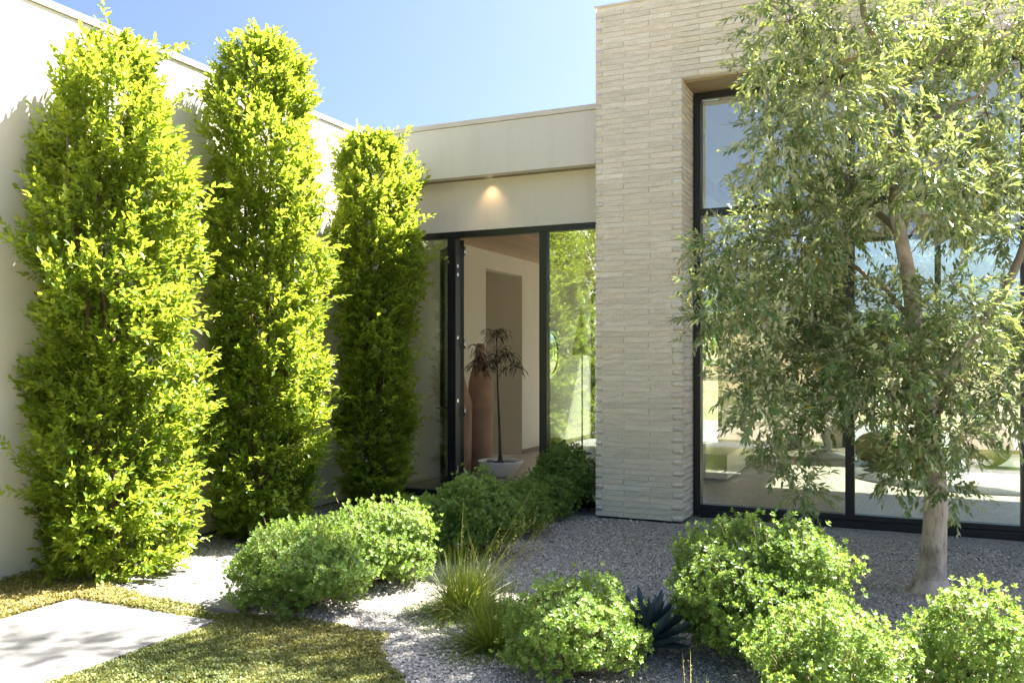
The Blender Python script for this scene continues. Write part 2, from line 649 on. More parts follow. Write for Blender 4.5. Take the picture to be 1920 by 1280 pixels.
# ------------------------------------------------------------------ foliage engine
T_OVAL = (np.array([[0, 0, 0], [.3, .46, .05], [.7, .38, .05], [1, 0, -.07], [.7, -.38, .05], [.3, -.46, .05], [.5, 0, -.035]]),
          np.array([[0, 1, 6], [1, 2, 6], [2, 3, 6], [3, 4, 6], [4, 5, 6], [5, 0, 6]]))
T_NARROW = (np.array([[0, 0, 0], [.45, .5, .035], [1, 0, -.06], [.45, -.5, .035], [.5, 0, -.03]]),
            np.array([[0, 1, 4], [1, 2, 4], [2, 3, 4], [3, 0, 4]]))
T_SPOON = (np.array([[0, 0, 0], [.62, .5, .10], [1, 0, .02], [.62, -.5, .10]]), np.array([[0, 1, 2], [0, 2, 3]]))


def unit(a):
    return a / np.maximum(np.linalg.norm(a, axis=-1, keepdims=True), 1e-9)


def leaf_arrays(P, D, U, L, W, tint, tpl):
    """P base, D direction, U rough up, lengths, widths -> verts, tris, tints"""
    T, Fc = tpl
    D = unit(D)
    side = unit(np.cross(D, U))
    nr = np.cross(side, D)
    V = (P[:, None] + D[:, None] * (L[:, None] * T[None, :, 0])[..., None]
         + side[:, None] * (W[:, None] * T[None, :, 1])[..., None] + nr[:, None] * (L[:, None] * T[None, :, 2])[..., None])
    n, k = len(P), len(T)
    F2 = Fc[None] + (np.arange(n) * k)[:, None, None]
    return V.reshape(-1, 3), F2.reshape(-1, 3), np.repeat(tint, k)


def merge(parts):
    V, Fc, T, M = [], [], [], []
    b = 0
    for v, f, t, mi in parts:
        V.append(v)
        Fc.append(f + b)
        T.append(t)
        M.append(np.full(len(f), mi))
        b += len(v)
    return np.concatenate(V), np.concatenate(Fc), np.concatenate(T), np.concatenate(M)


def stems(A, B, r):
    """thin three-sided twigs from A to B"""
    D = unit(B - A)
    s = unit(np.cross(D, np.array([0.3, 0.5, 0.81])))
    t = np.cross(D, s)
    ring = [s * math.cos(q) + t * math.sin(q) for q in (0, 2.094, 4.189)]
    rr = np.broadcast_to(np.asarray(r, float), (len(A),))[:, None]
    V = np.stack([A + ring[0] * rr, A + ring[1] * rr, A + ring[2] * rr, B], 1).reshape(-1, 3)
    Fc = (np.array([[0, 1, 3], [1, 2, 3], [2, 0, 3]])[None] + (np.arange(len(A)) * 4)[:, None, None]).reshape(-1, 3)
    return V, Fc, np.full(len(V), 0.5)


def sprigs(P, D, K, slen, L, W, spread, tpl, tint_of, droop=0.0, r=None, twig=0.0016):
    """K leaves set spirally along a twig that starts at P and runs along D"""
    r = r or rng
    n = len(P)
    D = unit(D)
    A = unit(np.cross(D, r.normal(size=(n, 3))))
    B = np.cross(D, A)
    parts = []
    ph = r.uniform(0, 6.28, n)
    sl = slen * r.uniform(0.65, 1.3, n)
    st = tint_of(n)
    for k in range(K):
        f = (k + 0.6) / K
        q = ph + k * 2.4
        out = A * np.cos(q)[:, None] + B * np.sin(q)[:, None]
        sp = spread * (1.0 - 0.55 * f)
        dirn = unit(D * (1 - sp) + out * sp + r.normal(0, 0.14, (n, 3)) + np.array([0, 0, -droop]))
        base = P + D * (sl * f)[:, None] + np.array([0, 0, -droop * 0.5]) * (sl * f * f)[:, None]
        upv = unit(np.array([0, 0, 1.0]) + r.normal(0, 0.35, (n, 3)) + D * 0.3)
        sz = r.uniform(0.7, 1.2, n) * (1.05 - 0.35 * abs(f - 0.45))
        ti = np.clip(st + r.normal(0, 0.1, n), 0, 1)
        v, fc, t = leaf_arrays(base, dirn, upv, L * sz, W * sz, ti, tpl)
        parts.append((v, fc, t, 0))
    if twig > 0:
        v, fc, t = stems(P, P + D * sl[:, None], twig)
        parts.append((v, fc, t, 1))
    return merge(parts)


# ------------------------------------------------------------------ creeping ground cover
def groundcover(n=52000):
    x = rng.uniform(-5.92, -1.4, n)
    y = rng.uniform(2.5, 4.5, n)
    nz = vnoise(x, y, 5, 5)
    keep = in_view(x, y, 0.1) & ~in_slab(x, y, -0.012 + 0.0) & (y < lawn_edge_y(x) + 0.05 + 0.09 * vnoise(x, y, 11, 9))
    bare = vnoise(x, y, 7, 21) < -0.38
    keep &= ~(bare & (rng.uniform(0, 1, n) < 0.6))
    x, y, nz = x[keep], y[keep], nz[keep]
    n = len(x)
    left = np.clip((-(x + 3.9)) / 0.9, 0, 1)               # the strip along the wall grows taller and yellower
    h = 0.004 + 0.042 * np.clip(nz + 0.55, 0, 1) * rng.uniform(0.2, 1, n) + 0.03 * left * rng.uniform(0, 1, n)
    P0 = np.stack([x, y, h], -1)
    tb = np.clip(0.36 + 0.45 * vnoise(x, y, 3.2, 33) + 0.3 * left + rng.normal(0, 0.14, n), 0, 1)
    parts = []
    for k in range(6):
        q = rng.uniform(0, 6.28, n)
        up = rng.uniform(0.2, 1.3, n)
        D = np.stack([np.cos(q), np.sin(q), up], -1)
        U = np.stack([rng.normal(0, .3, n), rng.normal(0, .3, n), np.ones(n)], -1)
        P = P0 + np.stack([rng.normal(0, .009, n), rng.normal(0, .009, n), rng.uniform(-.004, .006, n)], -1)
        L = rng.uniform(0.010, 0.023, n)
        v, f, t = leaf_arrays(P, D, U, L, L * 0.55, np.clip(tb + rng.normal(0, .1, n), 0, 1), T_SPOON)
        parts.append((v, f, t, 0))
    V, Fc, T, M = merge(parts)
    obj('creeping_groundcover', mesh_np('creeping_groundcover', V, Fc, [M_COVER], T), kind='stuff')


groundcover()

# ------------------------------------------------------------------ the house
house = thing('modern_house', 'low cream stucco house with a pale long-brick pier and black-framed glass front', 'house', (0, 0, 0))


def part(name, mb, m, parent=house, kind=None):
    return mb.build(name, m, parent, kind)


# stucco wing on the left
wing = part('stucco_wall', MB().box(-12, WALL_X, 0.2, 9.24, -0.05, TOP - 0.06), M_STUCCO)
part('wing_end', MB().box(-12, -6.125, 9.24, 12.2, -0.05, TOP - 0.07), M_STUCCO)
part('coping', MB().box(-12.02, WALL_X + 0.018, 0.18, FASCIA_Y - 0.022, TOP - 0.055, TOP, 0.004), M_COPING, wing)
part('base_joint', MB().box(WALL_X, WALL_X + 0.004, 0.2, 8.99, -0.04, 0.015), M_BLACK, wing)
# entrance: deep fascia, wall over the door, soffit boards
fas = part('fascia', MB().box(WALL_X + 0.001, BX0 - 0.002, FASCIA_Y, FASCIA_Y + 0.12, 3.69, TOP - 0.06), M_STUCCO)
part('coping', MB().box(WALL_X + 0.02, BX0 - 0.002, FASCIA_Y - 0.018, FASCIA_Y + 0.4, TOP - 0.055, TOP, 0.004), M_COPING, fas)
part('head_wall', MB().box(WALL_X + 0.001, BX0 - 0.002, DOOR_Y, DOOR_Y + 0.22, 3.115, TOP - 0.07), M_STUCCO)
soff = part('soffit', MB().box(WALL_X + 0.002, BX0 - 0.003, FASCIA_Y + 0.121, DOOR_Y - 0.001, 3.72, 3.76), M_SOFFIT)
xx = WALL_X + 0.004
while xx < BX0 - 0.02:
    x2 = min(xx + 0.142, BX0 - 0.004)
    part('plank', MB().box(xx, x2 - 0.006, FASCIA_Y + 0.122, DOOR_Y - 0.002, 3.695, 3.719), M_SOFFIT, soff)
    xx = x2
part('roof', MB().box(-6.0, BX0 + 0.3, DOOR_Y + 0.221, 17.4, 4.05, 4.2), M_COPING)

# recessed downlight in the soffit, lit
dl = at_depth(919, 332, 10)
dlx, dly = -4.40, FASCIA_Y + 0.155
dp = part('downlight', MB().lathe([(0.036, 0), (0.05, 0), (0.05, 0.004), (0.036, 0.004)], 20, (dlx, dly, 3.688)), M_STEEL)
ml, t_, N_, L_, P_ = mat('lamp_lens')
P_.inputs['Emission Color'].default_value = (1, 0.72, 0.42, 1)
P_.inputs['Emission Strength'].default_value = 14
part('lens', MB().lathe([(0.001, 0), (0.034, 0), (0.034, 0.003), (0.001, 0.003)], 20, (dlx, dly, 3.689)), ml, dp)
ld = bpy.data.lights.new('downlight_lamp', 'SPOT')
ld.energy = 0.9
ld.color = (1, 0.6, 0.28)
ld.spot_size = R(100)
ld.spot_blend = 0.9
ld.shadow_soft_size = 0.03
lo = bpy.data.objects.new('downlight_lamp', ld)
link(lo, dp)
lo.location = (dlx, dly, 3.675)
lo.rotation_euler = (R(8), 0, 0)


# brick pier, lintel and the wall right of the window
def brick_wall():
    root = part('brick_wall', MB().box(BX0 + .012, BX1 - .009, BRICK_Y + .008, 9.4, 0.05, BTOP - .01)
                .box(BX1 - .02, 3.4, BRICK_Y + .013, 9.4, LINTEL + .012, BTOP - .012)
                .box(2.42, 3.4, BRICK_Y + .014, 9.4, 0.05, LINTEL + .02), M_MORTAR)
    part('plinth', MB().box(BX0 + .05, BX1 - .045, BRICK_Y + .05, 9.0, -0.03, 0.048), M_BLACK, root)
    pitch, hb, th, Lb = 0.0552, 0.0475, 0.10, 0.494
    meshes = []
    for i in range(14):
        n = 7
        amp = 1.0 if i < 10 else 0.25
        vs, fs = [], []
        r = random.Random(i)
        for layer in (0, 1):
            for k in range(n):
                x = k / (n - 1)
                for zz in (0, 1):
                    jx = 0 if 0 < k < n - 1 else 0
                    y = (amp * r.uniform(-.0016, .0016) if layer == 0 else th)
                    vs.append((x + jx, y, zz * hb + (amp * r.uniform(-.002, .002) if layer == 0 else 0)))
        for k in range(n - 1):
            a = 2 * k
            fs.append((a, a + 2, a + 3, a + 1))
            b = a + 2 * n
            fs.append((a + 1, a + 3, b + 3, b + 1))
            fs.append((a, b, b + 2, a + 2))
        e = 2 * (n - 1)
        fs.append((0, 1, 1 + 2 * n, 2 * n))
        fs.append((e, e + 2 * n, e + 2 * n + 1, e + 1))
        m = bpy.data.meshes.new('brick')
        m.from_pydata(vs, [], fs)
        m.materials.append(M_BRICK)
        meshes.append(m)
    jobs = []                                     # (size in view, x, y, z, length, rotation)
    nc = int(BTOP / pitch)
    z0 = BTOP - 0.03 - nc * pitch + 0.035
    for c in range(nc):
        z = z0 + c * pitch
        if z + hb > BTOP - 0.02:
            continue
        xe = 3.4 if z > LINTEL - 0.01 else BX1
        x, first = BX0, True
        off = (0.072 if c % 2 else 0.303) + random.uniform(-.012, .012)
        while x < xe - 0.012:
            x2 = min(BX0 + off if first else x + Lb, xe)
            if xe - x2 < 0.03:
                x2 = xe
            first = False
            jobs.append(((x2 - x) * (1.0 if x < 0.9 else 0.1), x + (.004 if x > BX0 else 0), BRICK_Y + random.uniform(-.0015, .0015), z, x2 - x - (.004 if x > BX0 else 0) - (.004 if x2 < xe else 0), 0))
            x = x2
        if z < LINTEL - 0.01:
            # the return into the window reveal, facing +X
            y, ye = BRICK_Y + th + .008, WIN_Y - 0.002
            cut = [y, y + (0.13 if c % 2 else 0.3), ye]
            for a, b in zip(cut, cut[1:]):
                jobs.append(((b - a) * 0.35, BX1, a + .003, z, b - a - .006, 1))
        # the pier's far side, facing -X
        for a, b in ((BRICK_Y + th + .008, 8.76),):
            jobs.append((0, BX0, b, z, b - a, -1))
    jobs.sort(key=lambda j: -j[0])
    for j in jobs[:300]:
        _, x, y, z, ln, rot = j
        o = bpy.data.objects.new('brick', random.choice(meshes[:10] if ln > .2 else meshes[10:]))
        link(o, root)
        o.location = (x, y, z)
        o.scale = (ln, 1, 1)
        o.rotation_euler = (0, 0, rot * math.pi / 2)
    V, Fc = [], []
    for j in jobs[300:]:
        _, x, y, z, ln, rot = j
        me = random.choice(meshes[:10] if ln > .2 else meshes[10:])
        b = len(V)
        for p in me.vertices:
            px, py, pz = p.co.x * ln, p.co.y, p.co.z
            if rot == 0:
                V.append((x + px, y + py, z + pz))
            elif rot == 1:
                V.append((x - py, y + px, z + pz))
            else:
                V.append((x + py, y - px, z + pz))
        Fc += [tuple(i + b for i in f.vertices) for f in me.polygons]
    o = obj('brick_courses', mesh_np('brick_courses', V, Fc, [M_BRICK]), root, 'stuff')
    part('coping', MB().box(BX0 - .012, 3.42, BRICK_Y - .014, 9.42, BTOP - .012, BTOP + .012, .003), M_COPING, root)
    sb = part('lintel_soffit', MB().box(BX1 - .02, 2.42, BRICK_Y + th + .002, WIN_Y + .05, LINTEL - .012, LINTEL + .01), M_SOFFIT, root)
    return root


brick_wall()

# big window: black frame, mullions, transom, panes
WX = [BX1 + .005, -0.56, 0.91, 2.41]


def window_wall():
    root = part('picture_window', MB().box(WX[0], WX[0] + .07, WIN_Y, WIN_Y + .12, 0.02, LINTEL - .013, .004), M_BLACK)
    part('jamb', MB().box(WX[3] - .07, WX[3], WIN_Y, WIN_Y + .12, 0.02, LINTEL - .013, .004), M_BLACK, root)
    part('head_rail', MB().box(WX[0] + .07, WX[3] - .07, WIN_Y + .001, WIN_Y + .12, LINTEL - .085, LINTEL - .014, .004), M_BLACK, root)
    part('sill_rail', MB().box(WX[0] + .07, WX[3] - .07, WIN_Y - .01, WIN_Y + .12, 0.0, 0.075, .004)
         .box(WX[0] + .07, WX[3] - .07, WIN_Y + .012, WIN_Y + .11, 0.076, 0.13, .004), M_BLACK, root)
    for x in WX[1:3]:
        part('mullion', MB().box(x - .042, x + .042, WIN_Y + .002, WIN_Y + .121, 0.131, LINTEL - .086, .004), M_BLACK, root)
    edges = [(WX[0] + .07, WX[1] - .042), (WX[1] + .042, WX[2] - .042), (WX[2] + .042, WX[3] - .07)]
    for (a, b) in edges:
        part('transom', MB().box(a, b, WIN_Y + .004, WIN_Y + .12, 3.085, 3.165, .004), M_BLACK, root)
        for (z0, z1) in ((.13, 3.085), (3.165, LINTEL - .086)):
            part('pane', MB().box(a, b, WIN_Y + .055, WIN_Y + .067, z0, z1), M_GLASS_WIN, root)


window_wall()

# entrance screen: frame, fixed sidelights, the open glazed door
DX = [WALL_X + .003, -4.93, -3.77, BX0 - .003]


def entrance():
    root = part('entrance_screen', MB().box(DX[0], DX[3], DOOR_Y + .002, DOOR_Y + .11, 3.045, 3.113, .004), M_BLACK)
    for x, hw in ((DX[1], .055), (DX[2], .045)):
        part('mullion', MB().box(x - hw, x + hw, DOOR_Y, DOOR_Y + .12, 0.0, 3.044, .005), M_BLACK, root)
    part('mullion', MB().box(DX[3] - .05, DX[3], DOOR_Y + .001, DOOR_Y + .11, 0.0, 3.044), M_BLACK, root)
    for a, b in ((DX[0], DX[1] - .055), (DX[2] + .045, DX[3] - .05)):
        part('sill_rail', MB().box(a, b, DOOR_Y + .001, DOOR_Y + .115, 0.0, 0.075, .004), M_BLACK, root)
        part('pane', MB().box(a, b, DOOR_Y + .045, DOOR_Y + .057, 0.075, 3.045), M_GLASS, root)
    part('threshold', MB().box(DX[1] + .055, DX[2] - .045, DOOR_Y, DOOR_Y + .14, -0.01, 0.018, .004), M_BLACK, root)
    # the leaf, swung inward past square
    leaf = part('entrance_door', MB().box(0, 1.02, -.025, .025, .03, .15, .003).box(0, 1.02, -.025, .025, 2.93, 3.035, .003)
                .box(0, .085, -.0252, .0252, .03, 3.035, .003).box(.935, 1.02, -.0252, .0252, .03, 3.035, .003), M_BLACK)
    leaf.location = (-4.87, DOOR_Y + .15, 0)
    leaf.rotation_euler = (0, 0, R(180 - 47))
    part('pane', MB().box(.085, .935, -.006, .006, .15, 2.93), M_GLASS_IN, leaf)
    for s in (-1, 1):
        part('handle', MB().tube([(.975, s * .026, 1.0), (.975, s * .075, 1.0), (.84, s * .075, 1.0)], .011, 10), M_BLACK, leaf)
        part('escutcheon', MB().box(.95, 1.0, s * .026 - .004, s * .026 + .004, .84, 1.06, .003), M_BLACK, leaf)
    for z in (.2, .95, 1.75, 2.85):
        part('hinge', MB().tube([(-.012, -.03, z), (-.012, -.03, z + .11)], .012, 10), M_STEEL, leaf)
    for z in (.3, .34, 1.12, 1.86, 2.6, 2.7):
        part('strike_plate', MB().box(DX[1] + .0551, DX[1] + .058, DOOR_Y + .03, DOOR_Y + .07, z, z + .035), M_STEEL, root)


entrance()

# ------------------------------------------------------------------ interior
fl = obj('interior_floor', MB().box(-8.2, 5.2, DOOR_Y + .12, 17.2, -0.06, 0.0).mesh('interior_floor', M_MORTAR), kind='structure')
tm = MB().box(0, .895, 0, .895, 0, .012, .003).mesh('tile', M_TILE)
for i in range(12):
    for j in range(9):
        if i < 4 and j > 6:
            continue
        o = bpy.data.objects.new('tile', tm)
        link(o, fl)
        o.location = (-6.1 + i * 0.9, DOOR_Y + .14 + j * 0.9, 0.0015)
part_s = lambda name, mb, m: mb.build(name, m, None, 'structure')
part_s('interior_wall_west', MB().box(-6.3, -6.1, 12.201, 12.28, 0, 3.36)
       .box(-6.3, -6.1, 13.68, 17.2, 0, 3.36).box(-6.3, -6.1, 12.28, 13.68, 3.06, 3.36), M_PLASTER)
part_s('interior_wall_hall', MB().box(-6.1 - .02, -6.1, DOOR_Y + .222, 12.2, 0, 3.36), M_PLASTER)
part_s('alcove_wall', MB().box(-8.2, -6.301, 13.68, 13.8, 0, 3.4).box(-8.2, -6.301, 12.21, 12.27, 0, 3.4)
       .box(-8.3, -8.2, 12.21, 13.8, 0, 3.4).box(-8.2, -6.301, 12.27, 13.68, 3.2, 3.3), M_PLASTER)
part_s('skirting', MB().box(-6.1, -6.088, 13.68, 17.2, 0.014, .09), M_SOFFIT)
part_s('interior_wall_east', MB().box(5.0, 5.2, 9.4, 17.2, 0, 4.9), M_WHITE)
part_s('bulkhead_wall', MB().box(-2.95, -2.75, 9.4, 17.2, 3.34, 5.0), M_WHITE)
ce = obj('plank_ceiling', MB().box(-6.1, -2.76, DOOR_Y + .222, 17.2, 3.362, 3.40).mesh('plank_ceiling', M_SOFFIT), kind='structure')
pm = MB().box(0, .134, DOOR_Y + .223, 17.2, 3.34, 3.36, .002).mesh('plank', M_WOOD)
for i in range(24):
    o = bpy.data.objects.new('plank', pm)
    link(o, ce)
    o.location = (-6.095 + i * .139, 0, 0)
# great-room roof with an unseen glazed opening, added to light the rooms below
part('roof', MB().box(-2.75, 3.4, 9.401, 10.6, 4.9, 5.1).box(3.4, 5.2, 9.401, 10.6, 4.9, 5.1).box(-2.75, 5.2, 10.6, 14.2, 4.9, 5.1)
     .box(-2.75, 0.6, 14.2, 16.9, 4.9, 5.1).box(4.7, 5.2, 14.2, 16.9, 4.9, 5.1).box(-2.75, 5.2, 16.9, 17.4, 4.9, 5.1), M_WHITE)
part('added_skylight', MB().box(0.6, 4.7, 14.2, 16.9, 5.0, 5.02), M_GLASS_IN)
part('side_wall', MB().box(3.4, 5.2, 9.2, 9.4, 0, 5.1), M_STUCCO)
# garden-side glazing; the unseen glazed opening behind the hall is added to brighten it
part('added_rear_opening', MB().box(-6.1, -6.02, 17.2, 17.3, 0, 3.1).box(-3.48, -3.4, 17.2, 17.3, 0, 3.1).box(-6.02, -3.48, 17.2, 17.3, 3.02, 3.1), M_BLACK)
part('pane', MB().box(-6.02, -3.48, 17.24, 17.25, 0, 3.02), M_GLASS_IN)
part('rear_wall', MB().box(-6.3, -6.1, 17.2, 17.4, 0, 5.0).box(-6.1, -3.4, 17.2, 17.4, 3.1, 5.0).box(-3.4, -1.2, 17.2, 17.4, 0, 5.0).box(-1.2, 5.2, 17.2, 17.4, 3.86, 5.0), M_PLASTER)
hd = part('timber_header', MB().box(-1.2, 5.0, 17.12, 17.199, 3.86, 4.2), M_WOOD)
gl = part('garden_glazing', MB().box(-1.2, 5.0, 17.2, 17.3, 0, .08).box(-1.2, 5.0, 17.2, 17.3, 3.78, 3.859), M_BLACK)
for k in range(5):
    x = -1.15 + k * 1.53
    part('mullion', MB().box(x - .05, x + .05, 17.19, 17.31, .08, 3.78), M_BLACK, gl)
    if k < 4:
        part('pane', MB().box(x + .05, x + 1.48, 17.24, 17.25, .08, 3.78), M_GLASS_IN, gl)
part('terrace', MB().box(-8, 7, 17.45, 24, -.05, -.005), M_CONC)

# things indoors
VP = [(0.15, 0), (0.166, .01), (0.172, .5), (0.178, 1.0), (0.182, 1.2), (0.172, 1.3), (0.138, 1.42), (0.106, 1.56), (0.078, 1.70), (0.056, 1.83), (0.05, 1.83), (0.06, 1.70), (0.09, 1.5)]


def vase(loc, s, sz, label):
    t = thing('terracotta_vase', label, 'vase', loc, 'terracotta floor vases')
    b = MB().lathe([(r * s, z * sz) for r, z in VP[:10]], 40, closed=True).mesh('body', M_TERRA)
    obj('body', b, t)
    obj('rim', MB().lathe([(.058 * s, 1.83 * sz), (.06 * s, 1.838 * sz), (.052 * s, 1.84 * sz), (.045 * s, 1.79 * sz)], 30, closed=False).mesh('rim', M_TERRA), t)


vase((-5.68, 11.27, .014), 1.0, 1.0, 'tall terracotta floor vase with narrow neck standing behind the white bowl')
vase((-5.80, 10.82, .014), 1.05, 0.80, 'shorter terracotta floor vase half hidden behind the black door jamb')

bx, by = -5.17, 10.86
bo = thing('bowl_planter', 'shallow white bowl planter on the floor inside the doorway', 'planter', (bx, by, .014))
obj('bowl', MB().lathe([(.10, 0), (.14, .004), (.20, .05), (.26, .12), (.305, .20), (.315, .225), (.30, .225), (.285, .205), (.24, .14)], 48, closed=True).mesh('bowl', M_BOWL), bo)
obj('soil', MB().lathe([(.001, .19), (.15, .196), (.274, .188)], 32, closed=False).mesh('soil', M_SOIL), bo)


def rock(name, loc, r, m, parent=None, seed=0):
    rr = random.Random(seed)
    import bmesh
    bm = bmesh.new()
    bmesh.ops.create_icosphere(bm, subdivisions=2, radius=r)
    for q in bm.verts:
        q.co *= rr.uniform(.86, 1.1)
        q.co.z *= .7
    me = bpy.data.meshes.new(name)
    bm.to_mesh(me)
    bm.free()
    me.materials.append(m)
    me.polygons.foreach_set('use_smooth', [True] * len(me.polygons))
    return obj(name, me, parent, loc=loc)


rock('pebble', (-.12, -.08, .21), .05, M_STONE, bo, 2)
rock('pebble', (.13, -.05, .21), .045, M_STONE, bo, 3)

pl = thing('false_aralia', 'slim dark-stemmed houseplant with thread-like leaves growing from the white bowl', 'houseplant', (bx, by, .20))
tp = [(0, 0, 0), (-.005, 0, .12), (-.012, 0, .4), (-.03, .0, .8), (-.045, 0, 1.1), (-.05, 0, 1.35), (-.06, 0, 1.62), (-.07, 0, 1.78)]
obj('trunk', MB().tube([(0, 0, -.01), (0, 0, .04)] + tp[1:], [.05, .04, .024, .019, .015, .012, .009, .006, .004], 10).mesh('trunk', M_GREYSTEM), pl)


def thread_crown():
    r = np.random.default_rng(5)
    A, B, parts = [], [], []
    heads = []
    for k in range(19):
        zb = r.choice([1.15, 1.28, 1.36, 1.44]) + r.uniform(-.05, .05)
        q = r.uniform(0, 6.28)
        ln = r.uniform(.15, .42) * (1.0 if zb < 1.45 else .7)
        a = np.array([-.05, 0, zb])
        b = a + np.array([math.cos(q) * ln, math.sin(q) * ln, r.uniform(-.02, .16)])
        A.append(a)
        B.append(b)
        heads.append(b)
    for k in range(5):
        heads.append(np.array([-.07 + r.uniform(-.06, .06), r.uniform(-.06, .06), 1.8 + r.uniform(-.03, .03)]))
    parts.append((*stems(np.array(A), np.array(B), .004), 1))
    H = np.repeat(np.array(heads), 10, 0)
    n = len(H)
    q = r.uniform(0, 6.28, n)
    D = np.stack([np.cos(q), np.sin(q), r.uniform(-.9, .35, n)], -1)
    for seg in range(2):
        L = r.uniform(.09, .15, n)
        v, f, t = leaf_arrays(H, D, np.tile([0, 0, 1.], (n, 1)), L, np.full(n, .012), r.uniform(0, 1, n), T_NARROW)
        parts.append((v, f, t, 0))
        H = H + unit(D) * (L * .85)[:, None]
        D = unit(D) + np.array([0, 0, -.8])
    V, Fc, T, M = merge(parts)
    obj('crown', mesh_np('crown', V, Fc, [M_THREAD, M_GREYSTEM], T, M), pl)


thread_crown()
mi = thing('round_mirror', 'round wall mirror in a thin steel rim seen through the narrow side glass', 'mirror', (-6.1, 14.9, 1.74))
a_ = MB().lathe([(.001, .02), (.30, .03), (.39, .012)], 40, closed=False).mesh('mirror_glass', M_MIRROR)
o = obj('mirror_glass', a_, mi)
o.rotation_euler = (0, R(90), 0)
o = obj('rim', MB().lathe([(.39, .0), (.43, .0), (.43, .035), (.39, .035)], 40, closed=False).mesh('rim', M_STEEL), mi)
o.rotation_euler = (0, R(90), 0)
la = thing('floor_lamp', 'floor lamp with tall white cone shade seen through the narrow side glass', 'lamp', (-5.2, 14.2, .014))
obj('lamp_shade', MB().lathe([(.18, 1.68), (.15, 1.85), (.06, 2.3), (.012, 2.52), (.008, 2.50), (.17, 1.685)], 32, closed=False).mesh('lamp_shade', M_WHITE), la)
obj('pole', MB().tube([(0, 0, .02), (0, 0, 2.5)], .014, 10).mesh('pole', M_BLACK), la)
obj('base', MB().lathe([(.16, 0), (.16, .015), (.02, .025)], 32).mesh('base', M_BLACK), la)
rs = rock('round_stone', (-5.75, 14.35, .13), .2, M_STONE, None, 9)
rs['label'] = 'rounded grey stone on the floor by the hall wall inside'
rs['category'] = 'stone'
be = thing('low_bench', 'low cream built bench on the tiled floor behind the big window', 'bench', (-2.9, 12.3, .014))
obj('seat', MB().box(-.72, .67, -.7, .7, .04, .36, .006).mesh('seat', M_PLASTER), be)
obj('plinth', MB().box(-.66, .61, -.64, .64, 0, .04).mesh('plinth', M_SOFFIT), be)
ru = MB().lathe([(.02, .016), (1.62, .016), (1.62, .028), (.02, .03)], 64, (0.75, 13.4, 0), closed=False).build('round_rug', M_RUG)
ru['label'] = 'large round dark rug on the tiled living room floor'
ru['category'] = 'rug'
for i, (px, py, r_, lab) in enumerate([(-.55, 14.6, .30, 'small round tan pouf beside the mullion behind the window'), (-.15, 13.9, .36, 'larger round brown pouf in front of the tan one'), (.9, 14.6, .42, 'wide round brown pouf in the middle of the dark rug')]):
    t = thing('round_pouf', lab, 'pouf', (px, py, .03 if i else .016), 'round poufs in the living room')
    obj('cushion', MB().lathe([(r_ * math.sin(a) * 1.02 + .001, r_ * .82 * (1 - math.cos(a))) for a in np.linspace(.25, math.pi, 16)], 32).mesh('cushion', M_POUF), t)
    obj('top_button', MB().lathe([(.03, r_ * 1.62), (.034, r_ * 1.635), (.001, r_ * 1.655)], 16).mesh('top_button', M_SOFFIT), t)
ta = thing('pedestal_table', 'pale round pedestal table behind the big window near its mullion', 'table', (-1.35, 15.2, .014))
obj('column', MB().lathe([(.36, 0), (.35, .05), (.13, .1), (.11, .5), (.13, .68)], 32).mesh('column', M_WHITE), ta)
obj('tabletop', MB().lathe([(.50, .68), (.52, .70), (.52, .73), (.50, .74)], 40).mesh('tabletop', M_WHITE), ta)


